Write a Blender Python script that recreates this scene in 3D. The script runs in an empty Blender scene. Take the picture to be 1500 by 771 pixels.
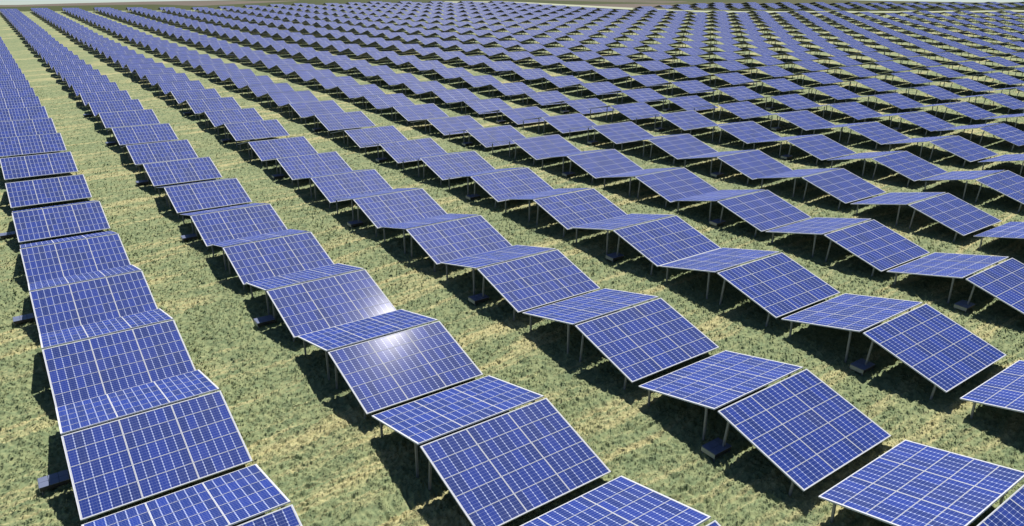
import bpy, bmesh, math, random
import numpy as np
from mathutils import Matrix, Vector

random.seed(7)
rng = np.random.default_rng(7)
scene = bpy.context.scene
col = scene.collection
ZS = 18.0            # eye height of the drone above the ground datum

# ------------------------------------------------------------------ helpers
def new_mat(name):
    m = bpy.data.materials.new(name)
    m.use_nodes = True
    nt = m.node_tree
    nt.nodes.clear()
    out = nt.nodes.new('ShaderNodeOutputMaterial')
    b = nt.nodes.new('ShaderNodeBsdfPrincipled')
    nt.links.new(b.outputs[0], out.inputs[0])
    return m, nt, b

class G:
    """small shorthand for node graphs"""
    def __init__(s, nt): s.nt = nt
    def n(s, t, **k):
        nd = s.nt.nodes.new(t)
        for a, v in k.items(): setattr(nd, a, v)
        return nd
    def put(s, sock, v):
        if hasattr(v, 'links') or isinstance(v, bpy.types.NodeSocket): s.nt.links.new(v, sock)
        else: sock.default_value = v
    def math(s, op, a, b=None, c=None, clamp=False):
        nd = s.n('ShaderNodeMath', operation=op, use_clamp=clamp)
        s.put(nd.inputs[0], a)
        if b is not None: s.put(nd.inputs[1], b)
        if c is not None: s.put(nd.inputs[2], c)
        return nd.outputs[0]
    def mix(s, f, a, b):
        nd = s.n('ShaderNodeMix', data_type='RGBA')
        s.put(nd.inputs[0], f)
        s.put(nd.inputs[6], a if isinstance(a, bpy.types.NodeSocket) else (*a, 1))
        s.put(nd.inputs[7], b if isinstance(b, bpy.types.NodeSocket) else (*b, 1))
        return nd.outputs[2]
    def noise(s, vec, scale, detail=2, rough=.5):
        nd = s.n('ShaderNodeTexNoise')
        s.put(nd.inputs['Vector'], vec)
        nd.inputs['Scale'].default_value = scale
        nd.inputs['Detail'].default_value = detail
        nd.inputs['Roughness'].default_value = rough
        return nd.outputs[0]
    def ramp(s, f, a, b):
        nd = s.n('ShaderNodeMapRange', clamp=True, interpolation_type='SMOOTHSTEP')
        s.put(nd.inputs[0], f)
        nd.inputs[1].default_value = a; nd.inputs[2].default_value = b
        return nd.outputs[0]
    def scalev(s, vec, sc):
        nd = s.n('ShaderNodeVectorMath', operation='MULTIPLY')
        s.put(nd.inputs[0], vec); nd.inputs[1].default_value = sc
        return nd.outputs[0]

def mesh_obj(name, verts, faces, mats, parent=None, mat_idx=None, uvs=None, smooth=False):
    me = bpy.data.meshes.new(name)
    me.from_pydata([tuple(v) for v in verts], [], faces)
    for m in mats: me.materials.append(m)
    if mat_idx is not None: me.polygons.foreach_set('material_index', mat_idx)
    if uvs is not None:
        l = me.uv_layers.new(name='UVMap')
        l.data.foreach_set('uv', np.asarray(uvs, np.float32).ravel())
    if smooth: me.polygons.foreach_set('use_smooth', [True] * len(me.polygons))
    me.update()
    o = bpy.data.objects.new(name, me)
    col.objects.link(o)
    if parent is not None: o.parent = parent
    return o

def box_geo(V, F, M, U, c0, c1, mat=0, T=None):
    """axis aligned box between two corners, optional transform; top face gets 0..1 uv"""
    x0, y0, z0 = c0; x1, y1, z1 = c1
    vs = [(x0,y0,z0),(x1,y0,z0),(x1,y1,z0),(x0,y1,z0),(x0,y0,z1),(x1,y0,z1),(x1,y1,z1),(x0,y1,z1)]
    if T: vs = [tuple(T @ Vector(v)) for v in vs]
    n = len(V); V += vs
    for f in ((0,3,2,1),(4,5,6,7),(0,1,5,4),(1,2,6,5),(2,3,7,6),(3,0,4,7)):
        F.append(tuple(n+i for i in f)); M.append(mat)
        U += [(0,0),(1,0),(1,1),(0,1)]

def tag(o, label=None, cat=None, group=None, kind=None):
    if label: o['label'] = label
    if cat: o['category'] = cat
    if group: o['group'] = group
    if kind: o['kind'] = kind
    return o

# ------------------------------------------------------------------ camera (solved from the photograph)
F_PX, PITCH, ROLL, YAW = 1049.7, math.radians(19.82), math.radians(-0.12), math.radians(35.59)
fwd = Vector((math.sin(YAW)*math.cos(PITCH), math.cos(YAW)*math.cos(PITCH), -math.sin(PITCH)))
rt0 = Vector((math.cos(YAW), -math.sin(YAW), 0)); up0 = rt0.cross(fwd)
rt = rt0*math.cos(ROLL) + up0*math.sin(ROLL)
up = -rt0*math.sin(ROLL) + up0*math.cos(ROLL)
cam = bpy.data.cameras.new('camera'); cam.sensor_width = 36; cam.lens = 36*F_PX/1500
cam.clip_start = .5; cam.clip_end = 20000
co = bpy.data.objects.new('camera', cam); col.objects.link(co)
R3 = Matrix((rt, up, -fwd)).transposed()
co.matrix_world = Matrix.Translation((0, 0, ZS)) @ R3.to_4x4()
scene.camera = co
def project(p):
    d = Vector(p) - Vector((0, 0, ZS)); w = d.dot(fwd)
    if w < 1: return None
    return 750 + F_PX*d.dot(rt)/w, 385.5 - F_PX*d.dot(up)/w, w

# ------------------------------------------------------------------ lay of the land
# ridge of every tent that could be measured: row -> (distance along the row, height relative to the eye)
ROWS = {
1: [(30.13,-16.0),(39.39,-15.98),(48.5,-15.9),(57.66,-15.75),(66.52,-15.2),(76.62,-14.8)],
2: [(20.87,-15.74),(29.86,-15.47),(38.9,-15.32),(47.94,-15.18),(56.88,-15.07),(66.06,-14.68),(75.24,-14.23),(84.29,-13.8),(93.12,-13.13),(102.7,-12.52),(111.82,-12.15),(120.89,-11.75),(130.53,-11.34),(139.53,-10.89),(148.6,-10.58),(158.11,-10.3),(168.08,-10.01),(177.6,-9.59),(187.16,-9.23),(196.83,-8.81),(205.87,-8.49),(215.12,-8.17)],
3: [(15.58,-15.41),(24.45,-14.95),(33.31,-14.62),(42.21,-14.42),(50.9,-14.15),(59.86,-14.15),(68.81,-13.91),(77.74,-13.63),(86.5,-12.82),(95.18,-12.4),(104.58,-11.91),(113.76,-11.57),(122.64,-11.08),(132.0,-10.6),(140.9,-10.28),(149.21,-9.92),(158.46,-9.63),(167.7,-9.31),(177.09,-8.92),(185.92,-8.55),(194.97,-8.14),(203.96,-7.87),(212.64,-7.58)],
4: [(15.52,-14.82),(24.28,-14.42),(32.9,-14.05),(41.65,-13.83),(50.42,-13.68),(59.22,-13.55),(67.94,-13.49),(76.8,-13.3),(85.58,-12.6),(94.48,-12.12),(103.06,-11.59)],
5: [(15.72,-14.58),(24.49,-14.23),(33.26,-13.86),(41.9,-13.59),(50.83,-13.31),(59.56,-13.08),(68.47,-13.21),(77.32,-13.11)],
6: [(24.5,-13.92),(33.35,-13.52),(42.17,-13.26),(50.93,-12.9),(59.54,-12.67),(68.55,-12.75),(77.42,-12.85),(86.24,-12.6),(94.97,-11.99)],
7: [(24.57,-13.54),(33.39,-13.23),(42.31,-12.87),(50.97,-12.54),(59.67,-12.29),(68.16,-12.14),(77.44,-12.5),(86.32,-12.27)],
8: [(33.55,-12.88),(42.32,-12.52),(51.18,-12.22),(59.82,-11.98),(68.49,-12.04),(77.56,-11.81)],
9: [(33.57,-12.56),(42.47,-12.24),(51.16,-11.98),(59.79,-11.75)],
}
XROW = {1:-.3, 2:10.7, 3:21.39, 4:31.84, 5:42.74}
def row_x(r): return XROW.get(r, -.3 + 10.76*(r-1))
PA, PB, PC = -17.128, .0348, .04197
ctl = np.array([(row_x(r)+3, y, z-(PA+PB*row_x(r)+PC*y)) for r, l in ROWS.items() for y, z in l])
def residual(x, y, sig):
    x = np.atleast_1d(np.asarray(x, float)); y = np.atleast_1d(np.asarray(y, float))
    num = np.zeros(x.shape); den = np.full(x.shape, .06)
    for cx, cy, r in ctl:
        w = np.exp(-((x-cx)**2 + (y-cy)**2)/(2*sig*sig)); num += w*r; den += w
    return num/den
def plane(x, y): return PA + PB*(np.asarray(x)-3) + PC*np.asarray(y)
# far edge of the main block, y as a function of x
EX = [-40, 10, 75, 142, 170, 198, 207, 223, 262, 301, 360, 460]
EY = [400, 384, 341, 331, 318, 292, 212, 178, 143, 114, 80, 30]
def edge_y(x): return np.interp(x, EX, EY)
RIDGE_H = 1.84
_ex = np.concatenate([np.linspace(EX[i], EX[i+1], 24, endpoint=False) for i in range(len(EX)-1)])
_ey = np.interp(_ex, EX, EY)
def outside(x, y):
    """distance past the edge of the main block (0 inside)"""
    d = np.full(x.shape, 1e9)
    for ax, ay in zip(_ex, _ey): d = np.minimum(d, (x-ax)**2 + (y-ay)**2)
    return np.where(y > np.interp(x, EX, EY), np.sqrt(d), 0)
# broad low hills beyond the plateau: photo column -> height of the skyline over the true horizon (photo pixels)
SKY_AZ = [-60, -37, -33, -30, -26, -22, -10, 0, 10, 16, 20, 26, 31, 36, 60]
SKY_PX = [.5, .5, .9, 2.6, 4.3, 5.6, 9, 10, 9.5, 8, 6.2, 3.6, 1.6, .5, .5]
def ground(x, y):
    """ground height relative to the eye"""
    x = np.asarray(x, float); y = np.asarray(y, float)
    p = plane(x, y) - RIDGE_H
    p = p + residual(x.ravel(), y.ravel(), 8.0).reshape(x.shape)
    d = np.hypot(x, y)
    # the slope flattens out past the end of the panels and drops to the wide plain
    az = np.degrees(np.arctan2(x, y) - YAW)
    if x.size > 300000: over = np.maximum(y - edge_y(x), 0)
    else: over = outside(x, y)
    s0 = np.where(x < 190, 2, np.interp(y, [195, 235], [72, 14]))
    t = np.clip((over - s0)/70, 0, 1); t = t*t*(3-2*t)
    t2 = np.clip((d - 420)/300, 0, 1); t = np.maximum(t, t2*t2*(3-2*t2))
    hill = np.interp(az, SKY_AZ, SKY_PX)/F_PX
    bump = np.exp(-((d-1700)/750)**2)
    far = -11 - .0006*np.clip(d-500, 0, 1e9) + bump*(11 + .0006*1200 + hill*1700)
    lo = plane(0, -60) - RIDGE_H
    return np.maximum(p*(1-t) + far*t, lo - 8)

# ------------------------------------------------------------------ materials
def make_panel_mat(name, rows, cols, ncell):
    m, nt, b = new_mat(name); g = G(nt)
    uv = g.n('ShaderNodeUVMap').outputs[0]
    sx = g.n('ShaderNodeSeparateXYZ'); nt.links.new(uv, sx.inputs[0])
    u, v = sx.outputs[0], sx.outputs[1]
    mu = g.math('MULTIPLY', u, float(cols)); mv = g.math('MULTIPLY', v, float(rows))
    fu, fv = g.math('FRACT', mu), g.math('FRACT', mv)
    # distances in metres inside one module of 2.0 x 0.858 m
    def edge(f, size):
        a = g.math('SUBTRACT', .5, g.math('ABSOLUTE', g.math('SUBTRACT', f, .5)))
        return g.math('MULTIPLY', a, size)
    du, dv = edge(fu, 2.0), edge(fv, .858)
    frame = g.math('MAXIMUM', g.math('LESS_THAN', du, .025), g.math('LESS_THAN', dv, .0155))
    cu = g.math('MULTIPLY', fu, 6.0); cv = g.math('MULTIPLY', fv, float(ncell))
    dcu, dcv = edge(g.math('FRACT', cu), 2.0/6), edge(g.math('FRACT', cv), .858/ncell)
    gap_u = g.math('LESS_THAN', dcu, .0125)
    gap_v = g.math('LESS_THAN', dcv, .006)
    node = g.math('MULTIPLY', g.math('LESS_THAN', dcu, .024), g.math('LESS_THAN', dcv, .022))
    # two bright ribbons run through every cell
    rib = g.math('LESS_THAN', g.math('ABSOLUTE', g.math('SUBTRACT', dcu, .1)), .004)
    line = g.math('MAXIMUM', g.math('MAXIMUM', g.math('MULTIPLY', gap_u, .62), node),
                  g.math('MAXIMUM', g.math('MULTIPLY', gap_v, .30), g.math('MULTIPLY', rib, .16)))
    # every cell has its own shade of blue
    cmb = g.n('ShaderNodeCombineXYZ')
    nt.links.new(g.math('FLOOR', g.math('MULTIPLY', mu, 6.0)), cmb.inputs[0])
    nt.links.new(g.math('FLOOR', g.math('MULTIPLY', mv, 1.0)), cmb.inputs[1])
    geo = g.n('ShaderNodeNewGeometry')
    oi = g.n('ShaderNodeObjectInfo')
    nt.links.new(g.math('MULTIPLY', oi.outputs['Random'], 97.0), cmb.inputs[2])
    wn = g.n('ShaderNodeTexWhiteNoise', noise_dimensions='3D'); nt.links.new(cmb.outputs[0], wn.inputs[0])
    grain = g.noise(geo.outputs['Position'], 9.0, 3, .6)
    t = g.math('ADD', g.math('MULTIPLY', wn.outputs[0], .75), g.math('MULTIPLY', grain, .3))
    cell = g.mix(t, (.016, .036, .165), (.021, .052, .31))
    c = g.mix(line, cell, (.50, .57, .80))
    c = g.mix(frame, c, (.70, .72, .77))
    # thin dust on the glass
    dust = g.ramp(g.noise(geo.outputs['Position'], .55, 4, .6), .45, .85)
    c = g.mix(g.math('MULTIPLY', dust, .05), c, (.42, .40, .36))
    nt.links.new(c, b.inputs['Base Color'])
    b.inputs['Roughness'].default_value = .6
    b.inputs['Specular IOR Level'].default_value = .06
    b.inputs['Coat Weight'].default_value = .021
    b.inputs['Coat Roughness'].default_value = .15
    b.inputs['Coat IOR'].default_value = 1.4
    return m

mat_glass = make_panel_mat('photovoltaic_glass', 1, 1, 6)
mat_glass_table = make_panel_mat('photovoltaic_glass_table', 5, 3, 6)

def simple(name, colr, rough, metal=0, var=.0, scale=6):
    m, nt, b = new_mat(name); g = G(nt)
    if var:
        geo = g.n('ShaderNodeNewGeometry')
        f = g.noise(geo.outputs['Position'], scale, 4, .6)
        c = g.mix(f, tuple(k*(1-var) for k in colr), tuple(min(1, k*(1+var)) for k in colr))
        nt.links.new(c, b.inputs['Base Color'])
    else: b.inputs['Base Color'].default_value = (*colr, 1)
    b.inputs['Roughness'].default_value = rough; b.inputs['Metallic'].default_value = metal
    return m
mat_alu = simple('white_anodised_frame', (.70, .72, .77), .7, 0, .06)
mat_alu.node_tree.nodes['Principled BSDF'].inputs['Specular IOR Level'].default_value = .08
mat_steel = simple('galvanised_steel', (.27, .28, .285), .5, .25, .2, 5)
mat_back = simple('module_backsheet', (.10, .105, .11), .6, 0, .15)
mat_box = simple('dark_enclosure', (.018, .02, .03), .45, 0, .3, 8)
mat_lid = simple('enclosure_lid', (.17, .20, .31), .35, 0, .1, 4)
mat_plate = simple('enclosure_plate', (.42, .44, .38), .55, 0, .15, 10)

# vegetation: sage green with straw coloured streaks running along the ridges
def make_grass(name):
    m, nt, b = new_mat(name); g = G(nt)
    pos = g.n('ShaderNodeNewGeometry').outputs['Position']
    warp = g.n('ShaderNodeVectorMath', operation='ADD')
    nz = g.n('ShaderNodeTexNoise'); nt.links.new(pos, nz.inputs['Vector']); nz.inputs['Scale'].default_value = .09
    sc = g.n('ShaderNodeVectorMath', operation='SCALE'); nt.links.new(nz.outputs['Color'], sc.inputs[0]); sc.inputs['Scale'].default_value = 3.0
    nt.links.new(pos, warp.inputs[0]); nt.links.new(sc.outputs[0], warp.inputs[1])
    st = g.scalev(warp.outputs[0], (.055, .85, .3))
    streak = g.noise(st, 1.0, 5, .62)
    st2 = g.scalev(warp.outputs[0], (.16, 3.0, .5))
    fine = g.noise(st2, 1.0, 3, .6)
    clump = g.noise(pos, 2.6, 3, .65)
    leaf = g.noise(pos, 11.0, 2, .6)
    patch = g.noise(pos, .16, 3, .55)
    green = g.mix(g.ramp(clump, .36, .62), (.185, .240, .122), (.285, .325, .160))
    straw = g.mix(g.ramp(leaf, .35, .65), (.47, .41, .19), (.60, .54, .28))
    sum_ = g.math('ADD', g.math('MULTIPLY', streak, .7), g.math('ADD', g.math('MULTIPLY', fine, .30), g.math('MULTIPLY', patch, .22)))
    f = g.ramp(g.math('ADD', sum_, g.math('MULTIPLY', g.math('SUBTRACT', leaf, .5), .14)), .60, .735)
    c = g.mix(g.math('MULTIPLY', f, .80), green, straw)
    tone = g.n('ShaderNodeAttribute', attribute_name='tone').outputs['Fac']
    c = g.mix(g.math('MULTIPLY', g.ramp(tone, .55, 1.0), .45), c, (.46, .50, .26))
    c = g.mix(g.math('MULTIPLY', g.ramp(tone, .45, .0), .4), c, (.115, .165, .085))
    nt.links.new(c, b.inputs['Base Color'])
    b.inputs['Roughness'].default_value = .85
    b.inputs['Specular IOR Level'].default_value = .15
    return m
mat_grass = make_grass('low_crop_foliage')

# far country: the same short turf near the panels, olive and fallow fields beyond
m, nt, b = new_mat('open_country'); g = G(nt)
pos = g.n('ShaderNodeNewGeometry').outputs['Position']
nearc = g.mix(g.noise(pos, .3, 4, .6), (.32, .38, .19), (.44, .47, .26))
fld = g.n('ShaderNodeTexVoronoi', feature='F1'); nt.links.new(g.scalev(pos, (.0035, .0022, 0)), fld.inputs['Vector'])
fld.inputs['Scale'].default_value = 1.0
sepc = g.n('ShaderNodeSeparateColor'); nt.links.new(fld.outputs['Color'], sepc.inputs[0])
f1 = g.ramp(sepc.outputs[0], .45, .6); f2 = g.ramp(sepc.outputs[1], .6, .75)
farc = g.mix(f1, (.075, .092, .030), (.20, .158, .135)); farc = g.mix(f2, farc, (.10, .105, .042))
farc = g.mix(g.math('MULTIPLY', g.noise(pos, .02, 5, .65), .5), farc, (.05, .058, .022))
ln = g.n('ShaderNodeVectorMath', operation='LENGTH'); nt.links.new(pos, ln.inputs[0])
at = g.n('ShaderNodeAttribute', attribute_name='country')
c = g.mix(at.outputs['Fac'], nearc, farc)
nt.links.new(c, b.inputs['Base Color']); b.inputs['Roughness'].default_value = .9
b.inputs['Specular IOR Level'].default_value = .1
mat_country = m
mat_track = simple('pale_gravel_track', (.40, .43, .28), .9, 0, .15, .8)

# ------------------------------------------------------------------ ground sheet (structure) and crop canopy (stuff)
def polar(r, a):
    RR, AA = np.meshgrid(r, a, indexing='ij')
    return RR*np.sin(AA), RR*np.cos(AA)
def grid_faces(nr, na, wrap=False):
    i = np.arange(nr-1)[:, None]; j = np.arange(na if wrap else na-1)[None, :]
    j2 = (j+1) % na
    return np.stack([i*na+j, i*na+j2, (i+1)*na+j2, (i+1)*na+j], -1).reshape(-1, 4)
def np_mesh(name, V, Fq, mats, smooth=True, flip=False):
    me = bpy.data.meshes.new(name)
    if flip: Fq = Fq[:, ::-1]
    me.vertices.add(len(V)); me.vertices.foreach_set('co', V.astype(np.float32).ravel())
    me.loops.add(Fq.size); me.loops.foreach_set('vertex_index', Fq.astype(np.int32).ravel())
    me.polygons.add(len(Fq)); me.polygons.foreach_set('loop_start', np.arange(0, Fq.size, 4, dtype=np.int32))
    me.polygons.foreach_set('use_smooth', np.full(len(Fq), smooth))
    for m in mats: me.materials.append(m)
    me.update(calc_edges=True)
    o = bpy.data.objects.new(name, me); col.objects.link(o)
    return o

r = np.concatenate([[.5], np.geomspace(3, 9000, 260)])
a = np.concatenate([np.linspace(-42, 42, 260, endpoint=False), np.linspace(42, 318, 70, endpoint=False)])*math.pi/180 + YAW
X, Y = polar(r, a); Z = ground(X, Y)
V = np.stack([X, Y, Z+ZS], -1).reshape(-1, 3)
go = np_mesh('ground', V, grid_faces(len(r), len(a), True), [mat_country], True, True)
att = go.data.attributes.new('country', 'FLOAT', 'POINT')
over = outside(X, Y)
att.data.foreach_set('value', np.clip((over-22)/6, 0, 1).astype(np.float32).ravel())
tag(go, kind='structure', label='wide gently rising field and far olive plain under the solar tables', cat='ground')

def vnoise(x, y, seed):
    xi = np.floor(x).astype(np.int64); yi = np.floor(y).astype(np.int64)
    fx = x-xi; fy = y-yi; fx = fx*fx*(3-2*fx); fy = fy*fy*(3-2*fy)
    def h(i, j):
        n = (i*374761393 + j*668265263 + seed*974634621) & 0xffffffff
        n = ((n ^ (n >> 13))*1274126177) & 0xffffffff
        return ((n ^ (n >> 16)) & 0xffff)/65535.0
    return (h(xi,yi)*(1-fx)+h(xi+1,yi)*fx)*(1-fy) + (h(xi,yi+1)*(1-fx)+h(xi+1,yi+1)*fx)*fy

# canopy: leafy relief that really casts its own shade, finer near the eye
NA = 900
a = np.linspace(-43, 43, NA)*math.pi/180 + YAW
rr = [12.0]
while rr[-1] < 150: rr.append(rr[-1]*(1+.0024) + .006)
while rr[-1] < 420: rr.append(rr[-1]*1.012)
r = np.array(rr)
X, Y = polar(r, a)
D = np.hypot(X, Y)
wx = X + 1.1*vnoise(X*.6, Y*.6, 1); wy = Y + 1.1*vnoise(X*.6, Y*.6, 2)
def ridge(sx, sy, s): return 1 - np.abs(2*vnoise(wx*sx, wy*sy, s) - 1)
rel = .55*vnoise(wx*5.2, wy*6.2, 3) + .45*vnoise(wx*9.6+9, wy*10.6, 4)
amp = .25*np.clip(1.15 - D/320, .45, 1)
Z = ground(X, Y) + .03 + amp*(rel - .15)
Z = np.where(Y > edge_y(X)+24, ground(X, Y)-.5, Z)
V = np.stack([X, Y, Z+ZS], -1).reshape(-1, 3)
canopy_f = grid_faces(len(r), NA)[:, ::-1]
# loose leaves and stems standing out of the canopy, sampled from its own vertices
logr = np.log(r)
N = 760000
u = rng.random(N)
ri = np.searchsorted(r, 14*(150/14)**(u**1.0)).clip(1, len(r)-2)
ai = rng.integers(1, NA-1, N)
keep = rel[ri, ai] > rng.normal(.50, .14, N)
ri, ai = ri[keep], ai[keep]; N = len(ri)
dA = a[1]-a[0]
rr_ = r[ri] + (rng.random(N)-.5)*(r[ri+1]-r[ri]); aa_ = a[ai] + (rng.random(N)-.5)*dA
P = np.stack([rr_*np.sin(aa_), rr_*np.cos(aa_), Z[ri, ai]+ZS+.02], -1)
size = np.clip(.0024*rr_, .055, .13)*rng.uniform(.6, 1.35, N)
th = rng.uniform(0, 2*math.pi, N); el = rng.normal(.45, .30, N)
dirv = np.stack([np.cos(th)*np.cos(el), np.sin(th)*np.cos(el), np.sin(el)], -1)
side = np.stack([-np.sin(th), np.cos(th), rng.normal(0, .35, N)], -1)
L = dirv*size[:, None]; W = side*(size*.26)[:, None]
LV = np.stack([P - L*.3 - W*.4, P + L*.25 - W, P + L, P + L*.25 + W], 1).reshape(-1, 3)
LF = np.arange(4*N).reshape(N, 4) + len(V)
cv = np_mesh('grass_cover', np.concatenate([V, LV]), np.concatenate([canopy_f, LF]), [mat_grass], True)
tone = np.concatenate([np.full(len(V), .5), np.repeat(.5 + (rng.random(N)-.5)*np.clip(38/rr_, .12, 1), 4)]).astype(np.float32)
cv.data.attributes.new('tone', 'FLOAT', 'POINT').data.foreach_set('value', tone)
tag(cv, kind='stuff', label='low leafy sage green crop with straw streaks growing between the rows', cat='grass')

# ------------------------------------------------------------------ one solar table and its posts
TW, TL, TILT, SLOPE = 6.0, 4.23, math.radians(14.9), math.radians(3.0)
GAP = .12                         # half of the open slot at the ridge
# local frame: origin on the ground below the ridge, the table slopes down towards -Y
TT = Matrix.Translation((0, -GAP, RIDGE_H)) @ Matrix.Rotation(TILT, 4, 'X')   # x across, -y down the slope
def slope_box(V, F, M, U, x0, x1, s0, s1, z0, z1, mat=0):
    box_geo(V, F, M, U, (x0, -s1, z0), (x1, -s0, z1), mat, TT)

def module_mesh(i, j):
    V, F, M, U = [], [], [], []
    w, h = TW/3, TL/5
    x0 = -3 + i*w; s0 = j*h; e = .004
    slope_box(V, F, M, U, x0+e, x0+w-e, s0+e, s0+h-e, -.04, 0.0, 0)
    # faces: bottom backsheet, top glass, sides aluminium
    M[:] = [1, 0, 2, 2, 2, 2]
    return V, F, M, U
def post_geo(xc, s, zlow=-.9):
    """square steel post under the table at distance s down the slope"""
    V, F, M, U = [], [], [], []
    p = TT @ Vector((xc, -s, -.13)); q = .042
    T = Matrix.Rotation(-SLOPE, 4, 'X')       # stays plumb although the table follows the slope
    top = p
    vs = []
    foot = Vector((p.x, p.y, zlow)) + Vector((0, math.tan(-SLOPE)*(zlow-p.z), 0))
    for c, dz in ((foot, 0), (top, 0)):
        for dx, dy in ((-q,-q),(q,-q),(q,q),(-q,q)): vs.append((c.x+dx, c.y+dy, c.z+dz))
    V += vs
    F += [(3,2,1,0),(4,5,6,7),(0,1,5,4),(1,2,6,5),(2,3,7,6),(3,0,4,7)]
    M += [0]*6
    return V, F, M
POSTS = [(-2.88,.5),(2.88,.5),(-2.88,TL-.5),(2.88,TL-.5)]
def beam_geo(s):
    V, F, M, U = [], [], [], []
    slope_box(V, F, M, U, -2.97, 2.97, s-.05, s+.05, -.13, -.043)
    return V, F, M

def flip_back(V): return [(-x, -y, z) for x, y, z in V]

def build_proto(detailed):
    root = bpy.data.objects.new('solar_table', None); root.empty_display_size = .3; col.objects.link(root)
    if detailed:
        for j in range(5):
            for i in range(3):
                V, F, M, U = module_mesh(i, j)
                mo = mesh_obj('solar_module', V, F, [mat_glass, mat_back, mat_alu], root, M, U)
                V, F, M, U = [], [], [], []          # raised aluminium frame round the glass
                w, h = TW/3, TL/5; x0 = -3+i*w+.006; x1 = x0+w-.012; s0 = j*h+.006; s1 = s0+h-.012
                for c in ((x0, x0+.018, s0, s1), (x1-.018, x1, s0, s1), (x0+.018, x1-.018, s0, s0+.010), (x0+.018, x1-.018, s1-.010, s1)):
                    slope_box(V, F, M, U, *c, .001, .007)
                mesh_obj('module_frame', V, F, [mat_alu], mo, M)
        for s in (.5, TL-.5):
            V, F, M = beam_geo(s); mesh_obj('support_beam', V, F, [mat_steel], root, M)
    else:
        V, F, M, U = [], [], [], []
        slope_box(V, F, M, U, -3, 3, 0, TL, -.04, 0); M[:] = [1,0,2,2,2,2]
        mesh_obj('module_array', V, F, [mat_glass_table, mat_back, mat_alu], root, M, U)
    if detailed:      # white clamp strip around the whole table
        V, F, M, U = [], [], [], []
        for x0, x1, s0, s1 in ((-3.045,-3.0,-.03,TL+.03),(3.0,3.045,-.03,TL+.03),(-3.0,3.0,-.03,0),(-3.0,3.0,TL,TL+.03)):
            slope_box(V, F, M, U, x0, x1, s0, s1, -.05, .008)
        mesh_obj('edge_frame', V, F, [mat_alu], root, M)
    for xc, s in POSTS:
        V, F, M = post_geo(xc, s); mesh_obj('post', V, F, [mat_steel], root, M)
    return root
proto_near = build_proto(True); proto_far = build_proto(False)
def copy_tree(o):
    c = o.copy(); col.objects.link(c)
    for ch in o.children:
        d = ch.copy(); col.objects.link(d); d.parent = c
        for gc in ch.children:
            e = gc.copy(); col.objects.link(e); e.parent = d
    return c

# ------------------------------------------------------------------ where the tents stand
tents = []     # row, x centre, y, z ridge (world), block
for rw in range(1, 42):
    x = row_x(rw)
    ys = list(ROWS.get(rw, []))
    if not ys:
        k0 = 33.57 + (.15*math.sin(rw*1.7))
        ys = [(k0, None)]
    first = ys[0][0]; last = ys[-1][0]
    while first > -60:
        first -= 9.02; ys.insert(0, (first, None))
    while last < 420:
        last += 9.0 if rw > 4 else 9.25; ys.append((last, None))
    for y, z in ys:
        if z is None: z = float(plane(x+3, y) + residual(x+3, y, 9.0)[0])
        blk = 0
        ey = float(edge_y(x+3))
        if y > ey - 3:
            if x < 214 or y > 222 or y < ey + 24 or y > ey + np.interp(x, [205, 230, 320, 420], [70, 72, 66, 45]): continue
            blk = 1; z = float(ground(np.array([x+3]), np.array([y]))[0]) + RIDGE_H
        if x < 12 and rw == 1 and y < 5: continue
        tents.append((rw, x+3, y, z+ZS, blk))

def corners(x, y, z, front):
    sg = 1 if front else -1
    M = Matrix.Translation((x, y+GAP+RIDGE_H*math.sin(SLOPE), z-RIDGE_H)) @ Matrix.Rotation(SLOPE, 4, 'X') @ (Matrix.Identity(4) if front else Matrix.Rotation(math.pi, 4, 'Z'))
    return M, [M @ TT @ Vector(v) for v in ((-3,0,0),(3,0,0),(3,-TL,0),(-3,-TL,0))]

tables = []
for rw, x, y, z, blk in tents:
    for front in (True, False):
        M, cs = corners(x, y, z, front)
        pr = [project(c) for c in cs]
        ctr = M @ TT @ Vector((0, -TL/2, 0))
        pc = project(ctr)
        if pc is None or any(p is None for p in pr):
            if (ctr - Vector((0,0,ZS))).length > 45: continue
            area = 0; inside = False
        else:
            if not (-260 < pc[0] < 1760 and -80 < pc[1] < 1150): continue
            xs = [min(1500, max(0, p[0])) for p in pr]; yy = [min(771, max(0, p[1])) for p in pr]
            area = .5*sum(xs[i]*yy[(i+1)%4]-xs[(i+1)%4]*yy[i] for i in range(4))
            inside = area > 3
        tables.append(dict(row=rw, x=x, y=y, z=z, front=front, M=M, area=area if inside else 0, blk=blk, px=pc))
order = sorted([t for t in tables if t['area'] > 0], key=lambda t: -t['area'])
chosen = order[:300]
ids = {id(t) for t in chosen}
DETAILED = {id(t) for t in order[:90]}
rest = [t for t in tables if id(t) not in ids]
print('tables', len(tables), 'visible', len(order), 'smallest thing', round(chosen[-1]['area']), 'row max', max(t['row'] for t in chosen))

# ------------------------------------------------------------------ labels
ORD = ['', 'first','second','third','fourth','fifth','sixth','seventh','eighth','ninth','tenth','eleventh','twelfth','thirteenth','fourteenth','fifteenth','sixteenth','seventeenth','eighteenth','nineteenth']
TENS = {20:('twentieth','twenty'),30:('thirtieth','thirty'),40:('fortieth','forty')}
def ordn(n):
    if n < 20: return ORD[n]
    t = n//10*10
    return TENS[t][0] if n == t else TENS[t][1] + '-' + ORD[n-t]
def label_for(t, n):
    rown = 'the leftmost row' if t['row'] == 1 else ordn(t['row']) + ' row from left'
    if t['front']: return f"camera-facing solar table, {ordn(n)} of its kind from near end of {rown}"
    return f"solar table facing away, {ordn(n)} of its kind from near end of {rown}"

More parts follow.
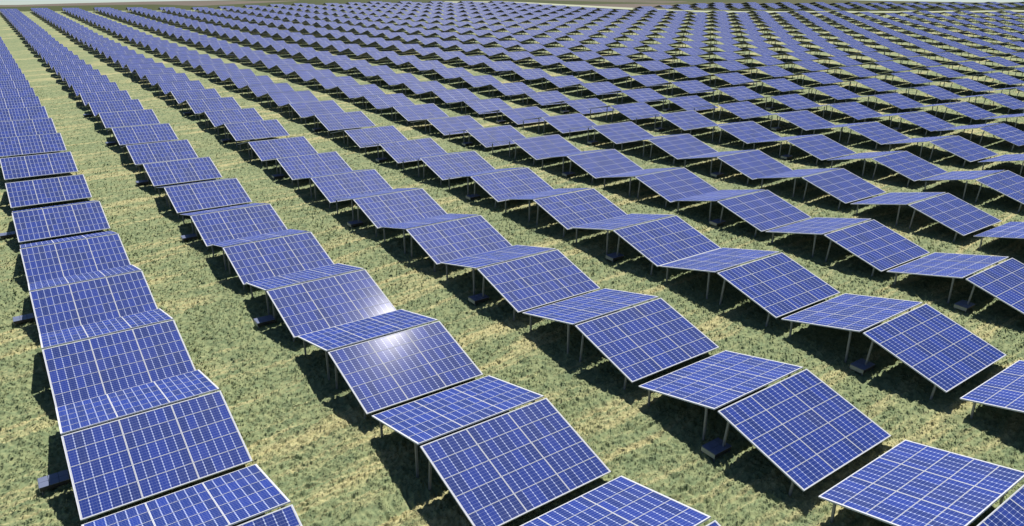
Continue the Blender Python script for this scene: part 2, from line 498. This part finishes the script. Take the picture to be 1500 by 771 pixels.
first_used = {True: False, False: False}
by = {}
for t in chosen: by.setdefault((t['row'], t['front']), []).append(t)
for (rw, front), l in sorted(by.items()):
    l.sort(key=lambda t: t['y'])
    for n, t in enumerate(l, 1):
        det = id(t) in DETAILED
        if not first_used[det]:
            o = proto_near if det else proto_far; first_used[det] = True
        else: o = copy_tree(proto_near if det else proto_far)
        o.matrix_world = t['M']
        lab = label_for(t, n)
        if rw == 2 and front and abs(t['y']-29.86) < 1: lab = 'blue solar table with white sun glare near its top edge, second row from left'
        tag(o, lab, 'solar table', 'solar tables standing in rows on the field')

# all the smaller tables farther off, as one object
pv, pf, pm, pu = [], [], [], []
slope_box(pv, pf, pm, pu, -3, 3, 0, TL, -.04, 0); pm[:] = [1,0,2,2,2,2]
for xc, s in POSTS:
    v, f, mm = post_geo(xc, s); n = len(pv)
    pv += v; pf += [tuple(n+i for i in q) for q in f]; pm += [3]*6; pu += [(0,0)]*24
pv = np.array(pv); pf = np.array(pf); pu = np.array(pu); pm = np.array(pm)
allv, allf, allm, allu = [], [], [], []
for k, t in enumerate(rest):
    A = np.array(t['M'])
    allv.append(pv @ A[:3,:3].T + A[:3,3]); allf.append(pf + k*len(pv)); allm.append(pm); allu.append(pu)
st = np_mesh('solar_tables', np.concatenate(allv), np.concatenate(allf), [mat_glass_table, mat_back, mat_alu, mat_steel], False)
st.data.polygons.foreach_set('material_index', np.concatenate(allm))
uvl = st.data.uv_layers.new(name='UVMap'); uvl.data.foreach_set('uv', np.concatenate(allu).astype(np.float32).ravel())
tag(st, kind='stuff', label='dense mass of small far blue solar tables running up to the horizon', cat='solar tables')

# ------------------------------------------------------------------ low equipment boxes beside every second tent
def build_box():
    root = bpy.data.objects.new('equipment_box', None); root.empty_display_size = .2; col.objects.link(root)
    w, d = 1.0, .68
    V, F, M, U = [], [], [], []
    box_geo(V, F, M, U, (-w/2, -d/2, .12), (w/2, d/2, .30))
    mesh_obj('housing', V, F, [mat_box], root, M)
    V, F, M, U = [], [], [], []
    for i in range(3):
        for j in range(2):
            x0 = -w/2-.02 + i*(w+.04)/3; y0 = -d/2-.02 + j*(d+.04)/2
            box_geo(V, F, M, U, (x0+.008, y0+.008, .303), (x0+(w+.04)/3-.008, y0+(d+.04)/2-.008, .32))
    mesh_obj('lid', V, F, [mat_lid], root, M)
    V, F, M, U = [], [], [], []
    box_geo(V, F, M, U, (-w/2-.03, -d/2, .10), (-w/2-.003, d/2, .29))
    mesh_obj('end_plate', V, F, [mat_plate], root, M)
    for sx in (-1, 1):
        for sy in (-1, 1):
            V, F, M, U = [], [], [], []
            x, y = sx*(w/2-.05), sy*(d/2-.05)
            box_geo(V, F, M, U, (x-.025, y-.025, -.25), (x+.025, y+.025, .118))
            mesh_obj('leg', V, F, [mat_steel], root, M)
    return root
BOX = {1:[30.1,48.5,66.5], 2:[38.9,56.9,75.2,93.1,111.8], 3:[15.6,33.3,50.9,68.8,86.5,104.6], 4:[15.5,32.9,50.4,67.9,85.6],
       5:[15.7,33.3,50.8,68.5], 6:[42.2,59.5,77.4], 7:[42.3,59.7,77.4], 8:[51.2,68.5], 9:[42.5,59.8]}
BOXX = {1:-.62, 2:-.4, 3:-.1}
pb = build_box(); usedb = False
for rw, l in BOX.items():
    for n, y in enumerate(l, 1):
        if usedb:
            o = pb.copy(); col.objects.link(o)
            for ch in list(pb.children):
                d = ch.copy(); col.objects.link(d); d.parent = o
        else: o = pb; usedb = True
        x = row_x(rw) + BOXX.get(rw, .05); yy = y - .15
        gz = float(ground(np.array([x]), np.array([yy]))[0])
        o.location = (x, yy, gz+ZS+.12); o.rotation_euler = (SLOPE, 0, 0)
        where = 'leftmost row' if rw == 1 else ordn(rw) + ' row from left'
        tag(o, f"low dark equipment box beside a post, {ordn(n)} from near end of {where}", 'equipment box', 'equipment boxes under the tents')

# ------------------------------------------------------------------ gravel track past the far edge
ex = np.linspace(150, 440, 150)
pts = []
for x in ex:
    y = float(edge_y(x)); pts.append((x, y))
V, Fq = [], []
for i, (x, y) in enumerate(pts):
    (xa, ya), (xb, yb) = pts[max(0, i-1)], pts[min(len(pts)-1, i+1)]
    nn = Vector((-(yb-ya), xb-xa)).normalized()
    for o in ((7.0, 17.0) if x < 212 else (9.0, 14.0)):
        V.append((x+o*nn.x, y+o*nn.y))
V = np.array(V); zz = ground(V[:,0], V[:,1])
V3 = np.concatenate([V, (zz+ZS+.6)[:,None]], 1)
Fq = np.array([(2*i, 2*i+2, 2*i+3, 2*i+1) for i in range(len(pts)-1)])
tr = np_mesh('track', V3, Fq, [mat_track], True, True)
tag(tr, kind='structure', label='pale gravel track between the two blocks of solar tables', cat='track')

# ------------------------------------------------------------------ light
sun_dir = Vector((.386, .429, .8166)).normalized()
ld = bpy.data.lights.new('sun', 'SUN'); ld.energy = 4.2; ld.angle = math.radians(.5); ld.color = (1.0, .955, .89)
lo = bpy.data.objects.new('sun', ld); col.objects.link(lo)
lo.rotation_mode = 'QUATERNION'; lo.rotation_quaternion = sun_dir.to_track_quat('Z', 'Y')
lo.location = sun_dir*100
w = bpy.data.worlds.new('World'); scene.world = w; w.use_nodes = True
nt = w.node_tree; bg = nt.nodes['Background']
sky = nt.nodes.new('ShaderNodeTexSky'); sky.sky_type = 'NISHITA'; sky.sun_disc = False
sky.sun_elevation = math.asin(sun_dir.z); sky.sun_rotation = math.atan2(sun_dir.x, sun_dir.y)
sky.air_density = .85; sky.dust_density = .05; sky.ozone_density = 3.0; sky.altitude = 2500
nt.links.new(sky.outputs[0], bg.inputs[0]); bg.inputs[1].default_value = .055
vs = scene.view_settings
vs.view_transform = 'Standard'; vs.look = 'None'; vs.exposure = .45; vs.gamma = 1; vs.use_curve_mapping = False
